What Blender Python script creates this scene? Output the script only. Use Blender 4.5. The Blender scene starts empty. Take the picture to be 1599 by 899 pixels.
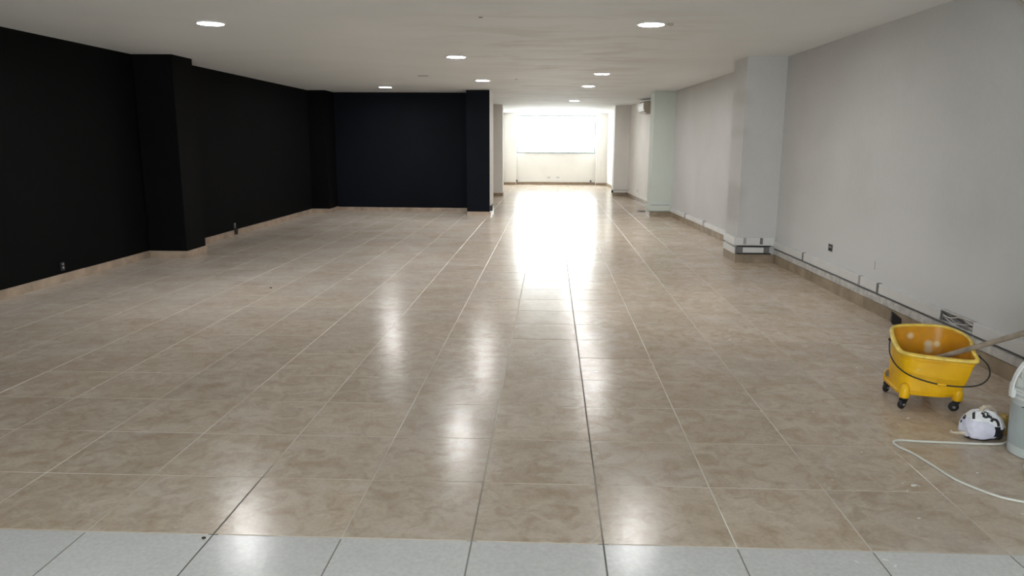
import bpy, bmesh, math, random
from mathutils import Vector, Matrix
from mathutils.bvhtree import BVHTree

random.seed(7)
S = bpy.context.scene
C = S.collection
PI = math.pi

# ------------------------------------------------------------------ camera
CAM = (-0.219, -2.6258, 1.5)
F_PX, PITCH, YAW, ROLL, CX = 1167.63, 0.19138, -0.03789, 0.00553, 14.69
fwd = Vector((math.sin(YAW) * math.cos(PITCH), math.cos(YAW) * math.cos(PITCH), -math.sin(PITCH)))
rgt = Vector((math.cos(YAW), -math.sin(YAW), 0))
upv = rgt.cross(fwd)
r2 = rgt * math.cos(ROLL) + upv * math.sin(ROLL)
u2 = -rgt * math.sin(ROLL) + upv * math.cos(ROLL)
cd = bpy.data.cameras.new('camera')
cam = bpy.data.objects.new('camera', cd)
C.objects.link(cam)
m = Matrix((r2, u2, -fwd)).transposed().to_4x4()
m.translation = Vector(CAM)
cam.matrix_world = m
cd.sensor_width = 36
cd.lens = 36 * F_PX / 1599
cd.shift_x = -CX / 1599
cd.clip_start = 0.05
cd.clip_end = 200
S.camera = cam

# ------------------------------------------------------------------ sky, exposure
W = bpy.data.worlds.new('overcast_sky')
S.world = W
W.use_nodes = True
bg = W.node_tree.nodes['Background']
bg.inputs[0].default_value = (0.95, 0.98, 1.0, 1)
bg.inputs[1].default_value = 6.6
S.view_settings.view_transform = 'Standard'
S.view_settings.look = 'None'
S.view_settings.gamma = 1
S.view_settings.use_curve_mapping = False
S.view_settings.exposure = 1.87
LAMP = 62.0


def portal(name, loc, rot, sx, sy):
    l = bpy.data.lights.new(name, 'AREA')
    l.shape = 'RECTANGLE'
    l.size = sx
    l.size_y = sy
    l.cycles.is_portal = True
    o = bpy.data.objects.new(name, l)
    C.objects.link(o)
    o.location = loc
    o.rotation_euler = rot
    return o


portal('daylight_portal_far', (-0.045, 25.45, 1.815), (-PI / 2, 0, 0), 2.9, 1.36)
portal('daylight_portal_front', (-1.3, -6.2, 1.15), (PI / 2, 0, 0), 2.2, 2.3)

# ------------------------------------------------------------------ materials
MATS = {}


def mat(name, col, rough=0.6, metal=0.0, spec=0.5, nscale=None, namp=0.0, bump=0.0, bscale=40.0, emis=None, trans=0.0):
    M = bpy.data.materials.new(name)
    M.use_nodes = True
    nt = M.node_tree
    b = nt.nodes['Principled BSDF']
    b.inputs['Base Color'].default_value = (*col, 1)
    b.inputs['Roughness'].default_value = rough
    b.inputs['Metallic'].default_value = metal
    b.inputs['Specular IOR Level'].default_value = spec
    if trans:
        b.inputs['Transmission Weight'].default_value = trans
    if emis:
        b.inputs['Emission Color'].default_value = (*emis[0], 1)
        b.inputs['Emission Strength'].default_value = emis[1]
    geo = nt.nodes.new('ShaderNodeNewGeometry')
    if nscale:
        n = nt.nodes.new('ShaderNodeTexNoise')
        n.inputs['Scale'].default_value = nscale
        n.inputs['Detail'].default_value = 5
        nt.links.new(geo.outputs['Position'], n.inputs['Vector'])
        mr = nt.nodes.new('ShaderNodeMapRange')
        mr.inputs['From Min'].default_value = 0.3
        mr.inputs['From Max'].default_value = 0.7
        mr.inputs['To Min'].default_value = 1 - namp
        mr.inputs['To Max'].default_value = 1 + namp
        nt.links.new(n.outputs['Fac'], mr.inputs['Value'])
        mx = nt.nodes.new('ShaderNodeVectorMath')
        mx.operation = 'SCALE'
        mx.inputs[0].default_value = col
        nt.links.new(mr.outputs['Result'], mx.inputs['Scale'])
        nt.links.new(mx.outputs[0], b.inputs['Base Color'])
    if bump:
        n2 = nt.nodes.new('ShaderNodeTexNoise')
        n2.inputs['Scale'].default_value = bscale
        n2.inputs['Detail'].default_value = 4
        nt.links.new(geo.outputs['Position'], n2.inputs['Vector'])
        bp = nt.nodes.new('ShaderNodeBump')
        bp.inputs['Strength'].default_value = bump
        bp.inputs['Distance'].default_value = 0.01
        nt.links.new(n2.outputs['Fac'], bp.inputs['Height'])
        nt.links.new(bp.outputs[0], b.inputs['Normal'])
    MATS[name] = M
    return M


class NG:
    """small helper to wire nodes"""
    def __init__(s, M):
        s.nt = M.node_tree
        s.b = s.nt.nodes['Principled BSDF']

    def n(s, t, **kw):
        x = s.nt.nodes.new(t)
        for k, v in kw.items():
            setattr(x, k, v)
        return x

    def l(s, a, b):
        s.nt.links.new(a, b)

    def math(s, op, a, b=None, c=None):
        x = s.n('ShaderNodeMath', operation=op)
        for i, v in enumerate((a, b, c)):
            if v is None:
                continue
            if isinstance(v, (int, float)):
                x.inputs[i].default_value = v
            else:
                s.l(v, x.inputs[i])
        return x.outputs[0]

    def noise(s, vec, scale, detail=4, dist=0.0, rough=0.5):
        x = s.n('ShaderNodeTexNoise')
        x.inputs['Scale'].default_value = scale
        x.inputs['Detail'].default_value = detail
        x.inputs['Distortion'].default_value = dist
        x.inputs['Roughness'].default_value = rough
        s.l(vec, x.inputs['Vector'])
        return x.outputs['Fac']

    def rng(s, v, a, b, c, d):
        x = s.n('ShaderNodeMapRange')
        for i, k in enumerate((a, b, c, d)):
            x.inputs[i + 1].default_value = k
        s.l(v, x.inputs[0])
        return x.outputs[0]

    def mix(s, f, a, b):
        x = s.n('ShaderNodeMix', data_type='RGBA')
        if isinstance(f, (int, float)):
            x.inputs[0].default_value = f
        else:
            s.l(f, x.inputs[0])
        for i, v in ((6, a), (7, b)):
            if isinstance(v, tuple):
                x.inputs[i].default_value = (*v, 1)
            else:
                s.l(v, x.inputs[i])
        return x.outputs[2]

    def band(s, v, lo, hi, soft):
        a = s.rng(v, lo - soft, lo + soft, 0, 1)
        b = s.rng(v, hi - soft, hi + soft, 1, 0)
        return s.math('MULTIPLY', a, b)


T = 0.5044


def tile_material(name, c1, c2, c3, haze, rough, hz_amt):
    M = mat(name, c1, rough, spec=0.21)
    g = NG(M)
    geo = g.n('ShaderNodeNewGeometry')
    sc = g.n('ShaderNodeVectorMath', operation='SCALE')
    g.l(geo.outputs['Position'], sc.inputs[0])
    sc.inputs['Scale'].default_value = 1 / T
    fl = g.n('ShaderNodeVectorMath', operation='FLOOR')
    g.l(sc.outputs[0], fl.inputs[0])
    wn = g.n('ShaderNodeTexWhiteNoise', noise_dimensions='2D')
    g.l(fl.outputs[0], wn.inputs['Vector'])
    off = g.n('ShaderNodeVectorMath', operation='SCALE')
    g.l(wn.outputs['Color'], off.inputs[0])
    off.inputs['Scale'].default_value = 30
    ad = g.n('ShaderNodeVectorMath', operation='ADD')
    g.l(geo.outputs['Position'], ad.inputs[0])
    g.l(off.outputs[0], ad.inputs[1])
    v = ad.outputs[0]
    n1 = g.rng(g.noise(v, 3.2, 5, 0.6), 0.36, 0.66, 0, 1)
    n2 = g.rng(g.noise(v, 9.0, 6, 1.0, 0.62), 0.42, 0.68, 0, 1)
    col = g.mix(n1, c1, c2)
    col = g.mix(g.math('MULTIPLY', n2, 0.75), col, c3)
    fine = g.rng(g.noise(v, 60, 3), 0.3, 0.7, 0.93, 1.07)
    tone = g.rng(wn.outputs['Value'], 0, 1, 0.93, 1.06)
    mul = g.n('ShaderNodeVectorMath', operation='SCALE')
    g.l(col, mul.inputs[0])
    g.l(g.math('MULTIPLY', fine, tone), mul.inputs['Scale'])
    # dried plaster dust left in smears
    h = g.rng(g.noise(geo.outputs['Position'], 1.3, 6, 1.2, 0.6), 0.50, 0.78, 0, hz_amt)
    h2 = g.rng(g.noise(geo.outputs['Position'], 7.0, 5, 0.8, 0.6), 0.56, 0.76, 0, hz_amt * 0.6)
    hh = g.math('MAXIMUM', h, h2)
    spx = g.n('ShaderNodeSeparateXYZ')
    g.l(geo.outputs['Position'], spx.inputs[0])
    dust_lift = g.math('MULTIPLY', g.band(spx.outputs[0], -6.5, -0.6, 1.2), g.band(spx.outputs[1], 3.0, 15, 2.5))  # broad dust haze that also lifts the brightness of the left far tiles
    dust_lift = g.math('MULTIPLY', dust_lift, g.rng(g.noise(geo.outputs['Position'], 1.7, 5, 0.3), 0.3, 0.7, 0.2, 0.6))
    hh = g.math('MAXIMUM', hh, dust_lift)
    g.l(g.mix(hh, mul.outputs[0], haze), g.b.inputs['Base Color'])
    st = g.n('ShaderNodeVectorMath', operation='MULTIPLY')
    g.l(v, st.inputs[0])
    st.inputs[1].default_value = (1.0, 1.0, 1.0)
    bp = g.n('ShaderNodeBump')
    bp.inputs['Strength'].default_value = 0.25
    bp.inputs['Distance'].default_value = 0.004
    g.l(g.noise(st.outputs[0], 11, 3, 0.5), bp.inputs['Height'])
    g.l(bp.outputs[0], g.b.inputs['Normal'])
    return M


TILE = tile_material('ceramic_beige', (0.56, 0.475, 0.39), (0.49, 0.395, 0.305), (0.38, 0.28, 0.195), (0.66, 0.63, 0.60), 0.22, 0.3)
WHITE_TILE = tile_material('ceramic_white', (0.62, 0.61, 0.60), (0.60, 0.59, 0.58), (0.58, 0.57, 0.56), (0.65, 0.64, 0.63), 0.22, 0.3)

GROUT = mat('grout', (0.6, 0.56, 0.5), 0.85)
g = NG(GROUT)
geo = g.n('ShaderNodeNewGeometry')
sx = g.n('ShaderNodeSeparateXYZ')
g.l(geo.outputs['Position'], sx.inputs[0])
base = g.mix(g.rng(g.noise(geo.outputs['Position'], 1.1, 4), 0.38, 0.62, 0, 1), (0.78, 0.74, 0.68), (0.50, 0.43, 0.35))
base = g.mix(g.rng(sx.outputs[0], 0.6, 1.6, 0, 0.8), base, (0.44, 0.37, 0.30))
d1 = g.math('MULTIPLY', g.band(sx.outputs[0], -0.02, 0.02, 0.001), g.rng(g.noise(geo.outputs['Position'], 0.9, 2), 0.35, 0.5, 0.35, 0.9))
d2 = g.math('MULTIPLY', g.band(sx.outputs[0], -3 * T - .02, -3 * T + .02, 0.001), g.band(sx.outputs[1], -3, 0.55, 0.2))
d3 = g.math('MULTIPLY', g.band(sx.outputs[0], -T - .02, -T + .02, 0.001), g.band(sx.outputs[1], -3, 0.7, 0.5))
d4 = g.math('MULTIPLY', g.band(sx.outputs[0], -9, 9, 0.001), g.band(sx.outputs[1], -6, -0.01, 0.004))
dark = g.math('MAXIMUM', g.math('MAXIMUM', d1, d2), g.math('MAXIMUM', g.math('MULTIPLY', d3, 0.7), g.math('MULTIPLY', d4, 0.75)))
g.l(g.mix(dark, base, (0.12, 0.11, 0.10)), g.b.inputs['Base Color'])


def paint(name, col, rough=0.75, patches=(), amp=0.05, spec=0.3, bump=0.1):
    """wall paint with roller unevenness and touched-up and paler patches given as world boxes ((x0,x1),(y0,y1),(z0,z1),colour,soft)"""
    M = mat(name, col, rough, spec=spec)
    g = NG(M)
    geo = g.n('ShaderNodeNewGeometry')
    P = geo.outputs['Position']
    n = g.rng(g.noise(P, 0.9, 5, 0.4), 0.3, 0.7, 1 - amp, 1 + amp)
    n2 = g.rng(g.noise(P, 25, 3), 0.3, 0.7, 1 - amp * .3, 1 + amp * .3)
    mul = g.n('ShaderNodeVectorMath', operation='SCALE')
    mul.inputs[0].default_value = col
    g.l(g.math('MULTIPLY', n, n2), mul.inputs['Scale'])
    out = mul.outputs[0]
    s = g.n('ShaderNodeSeparateXYZ')
    wob = g.n('ShaderNodeTexNoise')
    wob.inputs['Scale'].default_value = 5
    g.l(P, wob.inputs['Vector'])
    wv = g.n('ShaderNodeVectorMath', operation='MULTIPLY_ADD')
    g.l(wob.outputs['Color'], wv.inputs[0])
    wv.inputs[1].default_value = (0.08, 0.08, 0.08)
    g.l(P, wv.inputs[2])
    g.l(wv.outputs[0], s.inputs[0])
    for (xr, yr, zr, c, soft) in patches:
        mk = None
        for i, r in enumerate((xr, yr, zr)):
            if r is None:
                continue
            q = g.band(s.outputs[i], r[0] + .04, r[1] + .04, soft)
            mk = q if mk is None else g.math('MULTIPLY', mk, q)
        out = g.mix(mk, out, c)
    g.l(out, g.b.inputs['Base Color'])
    bp = g.n('ShaderNodeBump')
    bp.inputs['Strength'].default_value = bump
    bp.inputs['Distance'].default_value = 0.004
    g.l(g.noise(P, 90, 3), bp.inputs['Height'])
    g.l(bp.outputs[0], g.b.inputs['Normal'])
    return M


WHITE = paint('white_wall_paint', (0.56, 0.558, 0.55), patches=[
    ((2.1, 2.24), (7.0, 7.6), (0.5, 1.0), (0.47, 0.465, 0.45), 0.07),
    ((2.1, 2.26), (7.0, 7.7), (1.98, 2.15), (0.51, 0.51, 0.49), 0.05),
    ((2.1, 2.26), (7.0, 7.7), (1.6, 1.7), (0.52, 0.52, 0.5), 0.05),
    ((2.45, 2.6), (8.95, 9.06), (0.5, 1.55), (0.56, 0.56, 0.54), 0.025),
    (None, (2.2, 7.0), (0.0, 0.75), (0.62, 0.62, 0.62), 0.25),  # paler towards the floor along the near wall
])
GREENISH = paint('greenish_white_paint', (0.56, 0.605, 0.56))
CREAM_LIT = paint('cream_daylit_paint', (0.80, 0.77, 0.735))  # cream tint raised so the passage walls carry the window's daylight in their colour
BLACK = paint('black_wall_paint', (0.0028, 0.0029, 0.0031), 0.75, amp=0.15, spec=0.1)
NAVY = paint('navy_black_paint', (0.0040, 0.0052, 0.0088), 0.7, amp=0.2, spec=0.12)

CEIL = mat('ceiling_paint', (0.62, 0.6, 0.56), 0.7, spec=0.3)
g = NG(CEIL)
geo = g.n('ShaderNodeNewGeometry')
P = geo.outputs['Position']
sep = g.n('ShaderNodeSeparateXYZ')
g.l(P, sep.inputs[0])
st = g.n('ShaderNodeVectorMath', operation='MULTIPLY')
g.l(P, st.inputs[0])
st.inputs[1].default_value = (0.55, 1.3, 1)
c = g.mix(g.rng(g.noise(P, 0.7, 5, 0.5), 0.35, 0.65, 0, 1), (0.76, 0.785, 0.79), (0.80, 0.825, 0.83))
nearmid = g.math('MULTIPLY', g.band(sep.outputs[0], -1.3, 1.2, 0.6), g.band(sep.outputs[1], 4, 20, 2.0))
pt = g.math('MULTIPLY', g.rng(g.noise(st.outputs[0], 2.0, 4, 0.8), 0.50, 0.64, 0, 0.6), nearmid)
g.l(g.mix(pt, c, (0.62, 0.605, 0.57)), g.b.inputs['Base Color'])
bp = g.n('ShaderNodeBump')
bp.inputs['Strength'].default_value = 0.9
bp.inputs['Distance'].default_value = 0.02
g.l(g.math('MULTIPLY', g.noise(st.outputs[0], 1.9, 2, 0.4), g.math('ADD', g.math('MULTIPLY', nearmid, 0.9), 0.1)), bp.inputs['Height'])
g.l(bp.outputs[0], g.b.inputs['Normal'])

SKIRT_L = mat('skirting_tan', (0.40, 0.31, 0.235), 0.35, nscale=6, namp=0.22)
SKIRT_R = mat('skirting_brown', (0.30, 0.235, 0.165), 0.45, nscale=5, namp=0.3)
SKIRT_F = mat('skirting_far', (0.34, 0.24, 0.165), 0.4, nscale=5, namp=0.2)
MORTAR = mat('mortar', (0.55, 0.5, 0.44), 0.9, nscale=30, namp=0.2)
DUCT = mat('white_plastic_duct', (0.66, 0.66, 0.655), 0.42, nscale=3, namp=0.06)
DUCT_OLD = mat('dusty_duct', (0.50, 0.49, 0.47), 0.6, nscale=14, namp=0.25)
GREYP = mat('grey_joint_cover', (0.16, 0.155, 0.155), 0.5, nscale=40, namp=0.2)
LGREYP = mat('light_grey_joint_cover', (0.36, 0.35, 0.36), 0.5, nscale=40, namp=0.1)
DARK = mat('dark_cavity', (0.02, 0.02, 0.02), 0.8)
BLACKP = mat('black_rubber', (0.012, 0.012, 0.013), 0.5)
METAL = mat('galvanised_steel', (0.42, 0.43, 0.45), 0.4, 0.9, nscale=30, namp=0.2)
DMETAL = mat('dark_wire', (0.05, 0.048, 0.045), 0.45, 0.6)
TRIMW = mat('white_lamp_rim', (0.75, 0.75, 0.74), 0.4)
LED = mat('lamp_diffuser', (0.9, 0.9, 0.9), 0.4, emis=((1.0, 1.0, 0.985), LAMP))
ACW = mat('aged_white_plastic', (0.60, 0.57, 0.50), 0.45, nscale=3, namp=0.05)
ACS = mat('aged_beige_plastic', (0.40, 0.36, 0.29), 0.5, nscale=3, namp=0.05)
ALU = mat('aluminium_frame', (0.30, 0.34, 0.34), 0.4, 0.6, nscale=20, namp=0.1)
WOOD = mat('worn_wood', (0.29, 0.235, 0.18), 0.6, nscale=18, namp=0.3, bump=0.3, bscale=60)
MOPM = mat('wet_mop_cotton', (0.22, 0.17, 0.11), 0.9, nscale=60, namp=0.4)
CABLE = mat('white_cable_sheath', (0.66, 0.65, 0.60), 0.4)
PAILM = mat('white_pail_plastic', (0.56, 0.60, 0.60), 0.35, nscale=5, namp=0.05)
PAILB = mat('translucent_pail_plastic', (0.40, 0.45, 0.46), 0.3, nscale=5, namp=0.06)
SACK = mat('white_printed_film', (0.70, 0.71, 0.70), 0.4, bump=0.7, bscale=30)
_g = NG(SACK)
_p = _g.n('ShaderNodeNewGeometry').outputs['Position']
_g.l(_g.mix(_g.rng(_g.noise(_p, 24, 4, 1.0), 0.58, 0.64, 0, 0.75), (0.72, 0.73, 0.72), (0.33, 0.39, 0.35)), _g.b.inputs['Base Color'])
LIDM = mat('white_lid_plastic', (0.70, 0.71, 0.70), 0.4, nscale=20, namp=0.08)
BAGW = mat('white_plastic_film', (0.86, 0.85, 0.88), 0.35, nscale=25, namp=0.06, bump=0.5, bscale=45)
BAGL = mat('lavender_white_film', (0.68, 0.67, 0.79), 0.35, nscale=25, namp=0.06, bump=0.5, bscale=45)
BAGK = mat('black_plastic_film', (0.02, 0.02, 0.023), 0.3, bump=0.5, bscale=45)
BEIGE = mat('cream_cloth', (0.62, 0.53, 0.42), 0.8, nscale=30, namp=0.2, bump=0.6, bscale=40)
SPONGE = mat('yellow_sponge', (0.48, 0.33, 0.10), 0.9, nscale=50, namp=0.3, bump=0.8, bscale=120)
PAINTDOT = mat('dried_white_paint', (0.75, 0.74, 0.72), 0.6)
DEBRIS = mat('dark_debris', (0.05, 0.03, 0.02), 0.8)

YEL = mat('yellow_bucket_plastic', (0.66, 0.37, 0.015), 0.42, spec=0.3)
g = NG(YEL)
geo = g.n('ShaderNodeNewGeometry')
P = geo.outputs['Position']
c = g.mix(g.rng(g.noise(P, 6, 5, 0.5), 0.35, 0.7, 0, 1), (0.86, 0.49, 0.008), (0.74, 0.39, 0.007))
sp = g.rng(g.noise(P, 11, 5, 1.0, 0.6), 0.66, 0.74, 0, 0.6)
c = g.mix(sp, c, (0.72, 0.55, 0.25))


def blob(cen, r, col, cc):
    d = g.n('ShaderNodeVectorMath', operation='DISTANCE')
    g.l(P, d.inputs[0])
    d.inputs[1].default_value = cen
    return g.mix(g.rng(d.outputs['Value'], r * .6, r * 1.1, 1, 0), cc, col)


g.l(c, g.b.inputs['Base Color'])
# the inside is stained by dirty mop water, with dried plaster splashes
YELIN = mat('stained_bucket_inside', (0.60, 0.28, 0.03), 0.4, spec=0.3)
g = NG(YELIN)
P = g.n('ShaderNodeNewGeometry').outputs['Position']
c = g.mix(g.rng(g.noise(P, 9, 5, 0.5), 0.35, 0.7, 0, 1), (0.70, 0.31, 0.010), (0.52, 0.24, 0.035))
c = blob((2.018, 1.925, 0.347), 0.032, (0.78, 0.62, 0.40), c)
c = blob((2.125, 1.925, 0.296), 0.032, (0.74, 0.58, 0.38), c)
c = blob((2.125, 1.925, 0.262), 0.028, (0.70, 0.52, 0.32), c)
c = blob((2.17, 1.925, 0.300), 0.020, (0.78, 0.58, 0.28), c)
g.l(c, g.b.inputs['Base Color'])
YRIM = mat('scuffed_yellow_rim', (0.80, 0.56, 0.10), 0.45, nscale=22, namp=0.2)
MUCK = mat('dirty_water', (0.30, 0.17, 0.06), 0.15, nscale=20, namp=0.3)

GLASS = bpy.data.materials.new('window_glass')
GLASS.use_nodes = True
nt = GLASS.node_tree
nt.nodes.clear()
o_ = nt.nodes.new('ShaderNodeOutputMaterial')
mx = nt.nodes.new('ShaderNodeMixShader')
tr = nt.nodes.new('ShaderNodeBsdfTransparent')
gl = nt.nodes.new('ShaderNodeBsdfGlossy')
gl.inputs['Roughness'].default_value = 0.02
tr.inputs[0].default_value = (0.95, 0.97, 0.96, 1)
mx.inputs[0].default_value = 0.06
nt.links.new(tr.outputs[0], mx.inputs[1])
nt.links.new(gl.outputs[0], mx.inputs[2])
nt.links.new(mx.outputs[0], o_.inputs[0])

# ------------------------------------------------------------------ mesh helpers


def link(name, me, parent=None):
    o = bpy.data.objects.new(name, me)
    C.objects.link(o)
    if parent is not None:
        o.parent = parent
    return o


def obj(name, bm, mats, parent=None, smooth=False, fixn=True):
    if fixn:
        bmesh.ops.recalc_face_normals(bm, faces=bm.faces)
    me = bpy.data.meshes.new(name)
    bm.to_mesh(me)
    bm.free()
    for mm in (mats if isinstance(mats, (list, tuple)) else [mats]):
        me.materials.append(mm)
    if smooth:
        for p in me.polygons:
            p.use_smooth = True
        if smooth != 'all':
            me.set_sharp_from_angle(angle=math.radians(40))
    return link(name, me, parent)


def struct(o):
    o['kind'] = 'structure'
    return o


def tag(o, label, cat, group=None):
    o['label'] = label
    o['category'] = cat
    if group:
        o['group'] = group
    return o


def thing(name, loc, label, cat, group=None, rz=0.0):
    o = bpy.data.objects.new(name, None)
    C.objects.link(o)
    o.empty_display_size = 0.1
    o.location = loc
    o.rotation_euler = (0, 0, rz)
    return tag(o, label, cat, group)


def rel(o, root):
    """mesh data written in world coordinates: shift so that it sits right under its root"""
    o.data.transform(Matrix.Rotation(-root.rotation_euler[2], 4, 'Z') @ Matrix.Translation(-Vector(root.location)))
    return o


def B():
    return bmesh.new()


def box(bm, x0, x1, y0, y1, z0, z1, mi=0):
    v = [bm.verts.new(p) for p in ((x0, y0, z0), (x1, y0, z0), (x1, y1, z0), (x0, y1, z0), (x0, y0, z1), (x1, y0, z1), (x1, y1, z1), (x0, y1, z1))]
    fs = []
    for f in ((0, 3, 2, 1), (4, 5, 6, 7), (0, 1, 5, 4), (1, 2, 6, 5), (2, 3, 7, 6), (3, 0, 4, 7)):
        q = bm.faces.new([v[i] for i in f])
        q.material_index = mi
        fs.append(q)
    return v, fs


def bbox(bm, x0, x1, y0, y1, z0, z1, bev=0.003, seg=2):
    v, fs = box(bm, x0, x1, y0, y1, z0, z1)
    ed = {e for f in fs for e in f.edges}
    bmesh.ops.bevel(bm, geom=list(ed), offset=bev, segments=seg, affect='EDGES')


def prism(bm, pts, z0, z1, mi=0):
    a = [bm.verts.new((x, y, z0)) for x, y in pts]
    b = [bm.verts.new((x, y, z1)) for x, y in pts]
    n = len(pts)
    fs = [bm.faces.new(a[::-1]), bm.faces.new(b)]
    for i in range(n):
        fs.append(bm.faces.new((a[i], a[(i + 1) % n], b[(i + 1) % n], b[i])))
    for f in fs:
        f.material_index = mi
    return fs


def seg(bm, p, q, th, z0, z1, ext0=0, ext1=0):
    """wall piece whose room face runs p->q; thickness th to the right of the direction"""
    p, q = Vector(p), Vector(q)
    d = (q - p).normalized()
    n = Vector((d.y, -d.x)) * th
    p2, q2 = p - d * ext0, q + d * ext1
    return prism(bm, [p2, q2, q2 + n, p2 + n], z0, z1)


def tube(bm, pts, r, n=10, cap=True, rads=None):
    pts = [Vector(p) for p in pts]
    rings = []
    up = Vector((0, 0, 1))
    prev = None
    for i, p in enumerate(pts):
        t = (pts[min(i + 1, len(pts) - 1)] - pts[max(i - 1, 0)]).normalized()
        if prev is None:
            a = t.cross(up)
            if a.length < 1e-3:
                a = t.cross(Vector((1, 0, 0)))
        else:
            a = prev - t * prev.dot(t)
        a.normalize()
        prev = a
        b = t.cross(a)
        rr = rads[i] if rads else r
        rings.append([bm.verts.new(p + (a * math.cos(2 * PI * k / n) + b * math.sin(2 * PI * k / n)) * rr) for k in range(n)])
    for i in range(len(rings) - 1):
        for k in range(n):
            bm.faces.new((rings[i][k], rings[i][(k + 1) % n], rings[i + 1][(k + 1) % n], rings[i + 1][k]))
    if cap:
        bm.faces.new(rings[0][::-1])
        bm.faces.new(rings[-1])


def lathe(bm, prof, cx=0, cy=0, n=48, axis='Z', cap0=True, cap1=True):
    rings = []
    for r, z in prof:
        rings.append([bm.verts.new((cx + r * math.cos(2 * PI * k / n), cy + r * math.sin(2 * PI * k / n), z)) for k in range(n)])
    for i in range(len(rings) - 1):
        for k in range(n):
            bm.faces.new((rings[i][k], rings[i][(k + 1) % n], rings[i + 1][(k + 1) % n], rings[i + 1][k]))
    if cap0:
        bm.faces.new(rings[0][::-1])
    if cap1:
        bm.faces.new(rings[-1])


def spline(pts, n=8, closed=False):
    P = [Vector(p) for p in pts]
    out = []
    N = len(P)
    rngi = range(N if closed else N - 1)
    for i in rngi:
        if closed:
            a, b, c, d = P[(i - 1) % N], P[i], P[(i + 1) % N], P[(i + 2) % N]
        else:
            a, b, c, d = P[max(i - 1, 0)], P[i], P[i + 1], P[min(i + 2, N - 1)]
        for k in range(n):
            t = k / n
            out.append(0.5 * ((2 * b) + (c - a) * t + (2 * a - 5 * b + 4 * c - d) * t * t + (3 * b - 3 * c + d - a) * t ** 3))
    if not closed:
        out.append(P[-1])
    return out


H = 2.561
YF = 25.2
YR = -6.0

# ------------------------------------------------------------------ floor
bm = B()
box(bm, -5.8, 3.2, YR - .3, YF + .3, -0.12, -0.0014)
floor = struct(obj('floor', bm, GROUT))


def tile_mesh(x0, x1, y0, y1, mats, bm=None, tilt=(0, 0), dz=0.0, idx=None):
    own = bm is None
    if own:
        bm = B()
    ch = 0.0012
    lv = []
    for (ins, z) in ((0, -0.009), (0, -0.0008), (ch, 0.0)):
        lv.append([bm.verts.new((x, y, z + dz + tilt[0] * (x - (x0 + x1) / 2) + tilt[1] * (y - (y0 + y1) / 2))) for x, y in ((x0 + ins, y0 + ins), (x1 - ins, y0 + ins), (x1 - ins, y1 - ins), (x0 + ins, y1 - ins))])
    bm.faces.new(lv[2])
    for a in (0, 1):
        for k in range(4):
            bm.faces.new((lv[a][k], lv[a][(k + 1) % 4], lv[a + 1][(k + 1) % 4], lv[a + 1][k]))
    if own:
        me = bpy.data.meshes.new('tile')
        bm.to_mesh(me)
        bm.free()
        me.materials.append(mats)
        return me


GW = 0.0029


def rwall(y):
    if y < 7.2:
        return 2.836 - 0.0222 * y
    if y < 13.4:
        return 2.98 - 0.051 * y
    if y < 19.6:
        return 2.29 - 0.0455 * (y - 13.6)
    return 1.98 - 0.0333 * (y - 19.8)


def lwall(y):
    if y < 7.05:
        return -5.465
    if y < 13.95:
        return -5.335
    return -1.93


full = tile_mesh(GW, T - GW, GW, T - GW, TILE)
fullw = tile_mesh(GW, T - GW, GW, T - GW, WHITE_TILE)


def lay_row(j, kind, mats, fullm, bm=None):
    y0, y1 = j * T, (j + 1) * T
    ym = (y0 + y1) / 2
    if y0 >= YF - .02:
        return
    y1 = min(y1, YF - .005)
    lo, hi = lwall(ym) + .004, rwall(y1) - .004
    if y0 > 13.2 and y0 < 14:
        lo = lwall(ym)
    for i in range(-12, 7):
        x0, x1 = i * T, (i + 1) * T
        a, b = max(x0, lo), min(x1, hi)
        if b - a < 0.03:
            continue
        tl = (max(-.0016, min(.0016, random.gauss(0, .0007))), max(-.0016, min(.0016, random.gauss(0, .0007))))
        dz = random.uniform(-.0003, 0)
        if kind == 'each':
            if a == x0 and b == x1:
                o = link('tile', fullm, floor)
            else:
                o = link('tile', tile_mesh(a - x0 + GW, b - x0 - GW, GW, T - GW, mats), floor)
            # tilt about the middle of the tile
            o.location = (x0, y0, dz - tl[0] * T / 2 + -tl[1] * T / 2)
            o.rotation_euler = (tl[0], -tl[1], 0)
        else:
            tile_mesh(a + GW, b - GW, y0 + GW, y1 - GW, None, bm, tl, dz)


for j in range(0, 15):
    lay_row(j, 'each', TILE, full)
lay_row(-1, 'each', WHITE_TILE, fullw)
bm = B()
for j in range(15, 51):
    lay_row(j, 'all', None, None, bm)
o = obj('distant_tiles', bm, TILE, floor, fixn=False)
o['kind'] = 'stuff'
bm = B()
for j in range(-12, -1):
    lay_row(j, 'all', None, None, bm)
o = obj('white_tiles_behind', bm, WHITE_TILE, floor, fixn=False)
o['kind'] = 'stuff'
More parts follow.
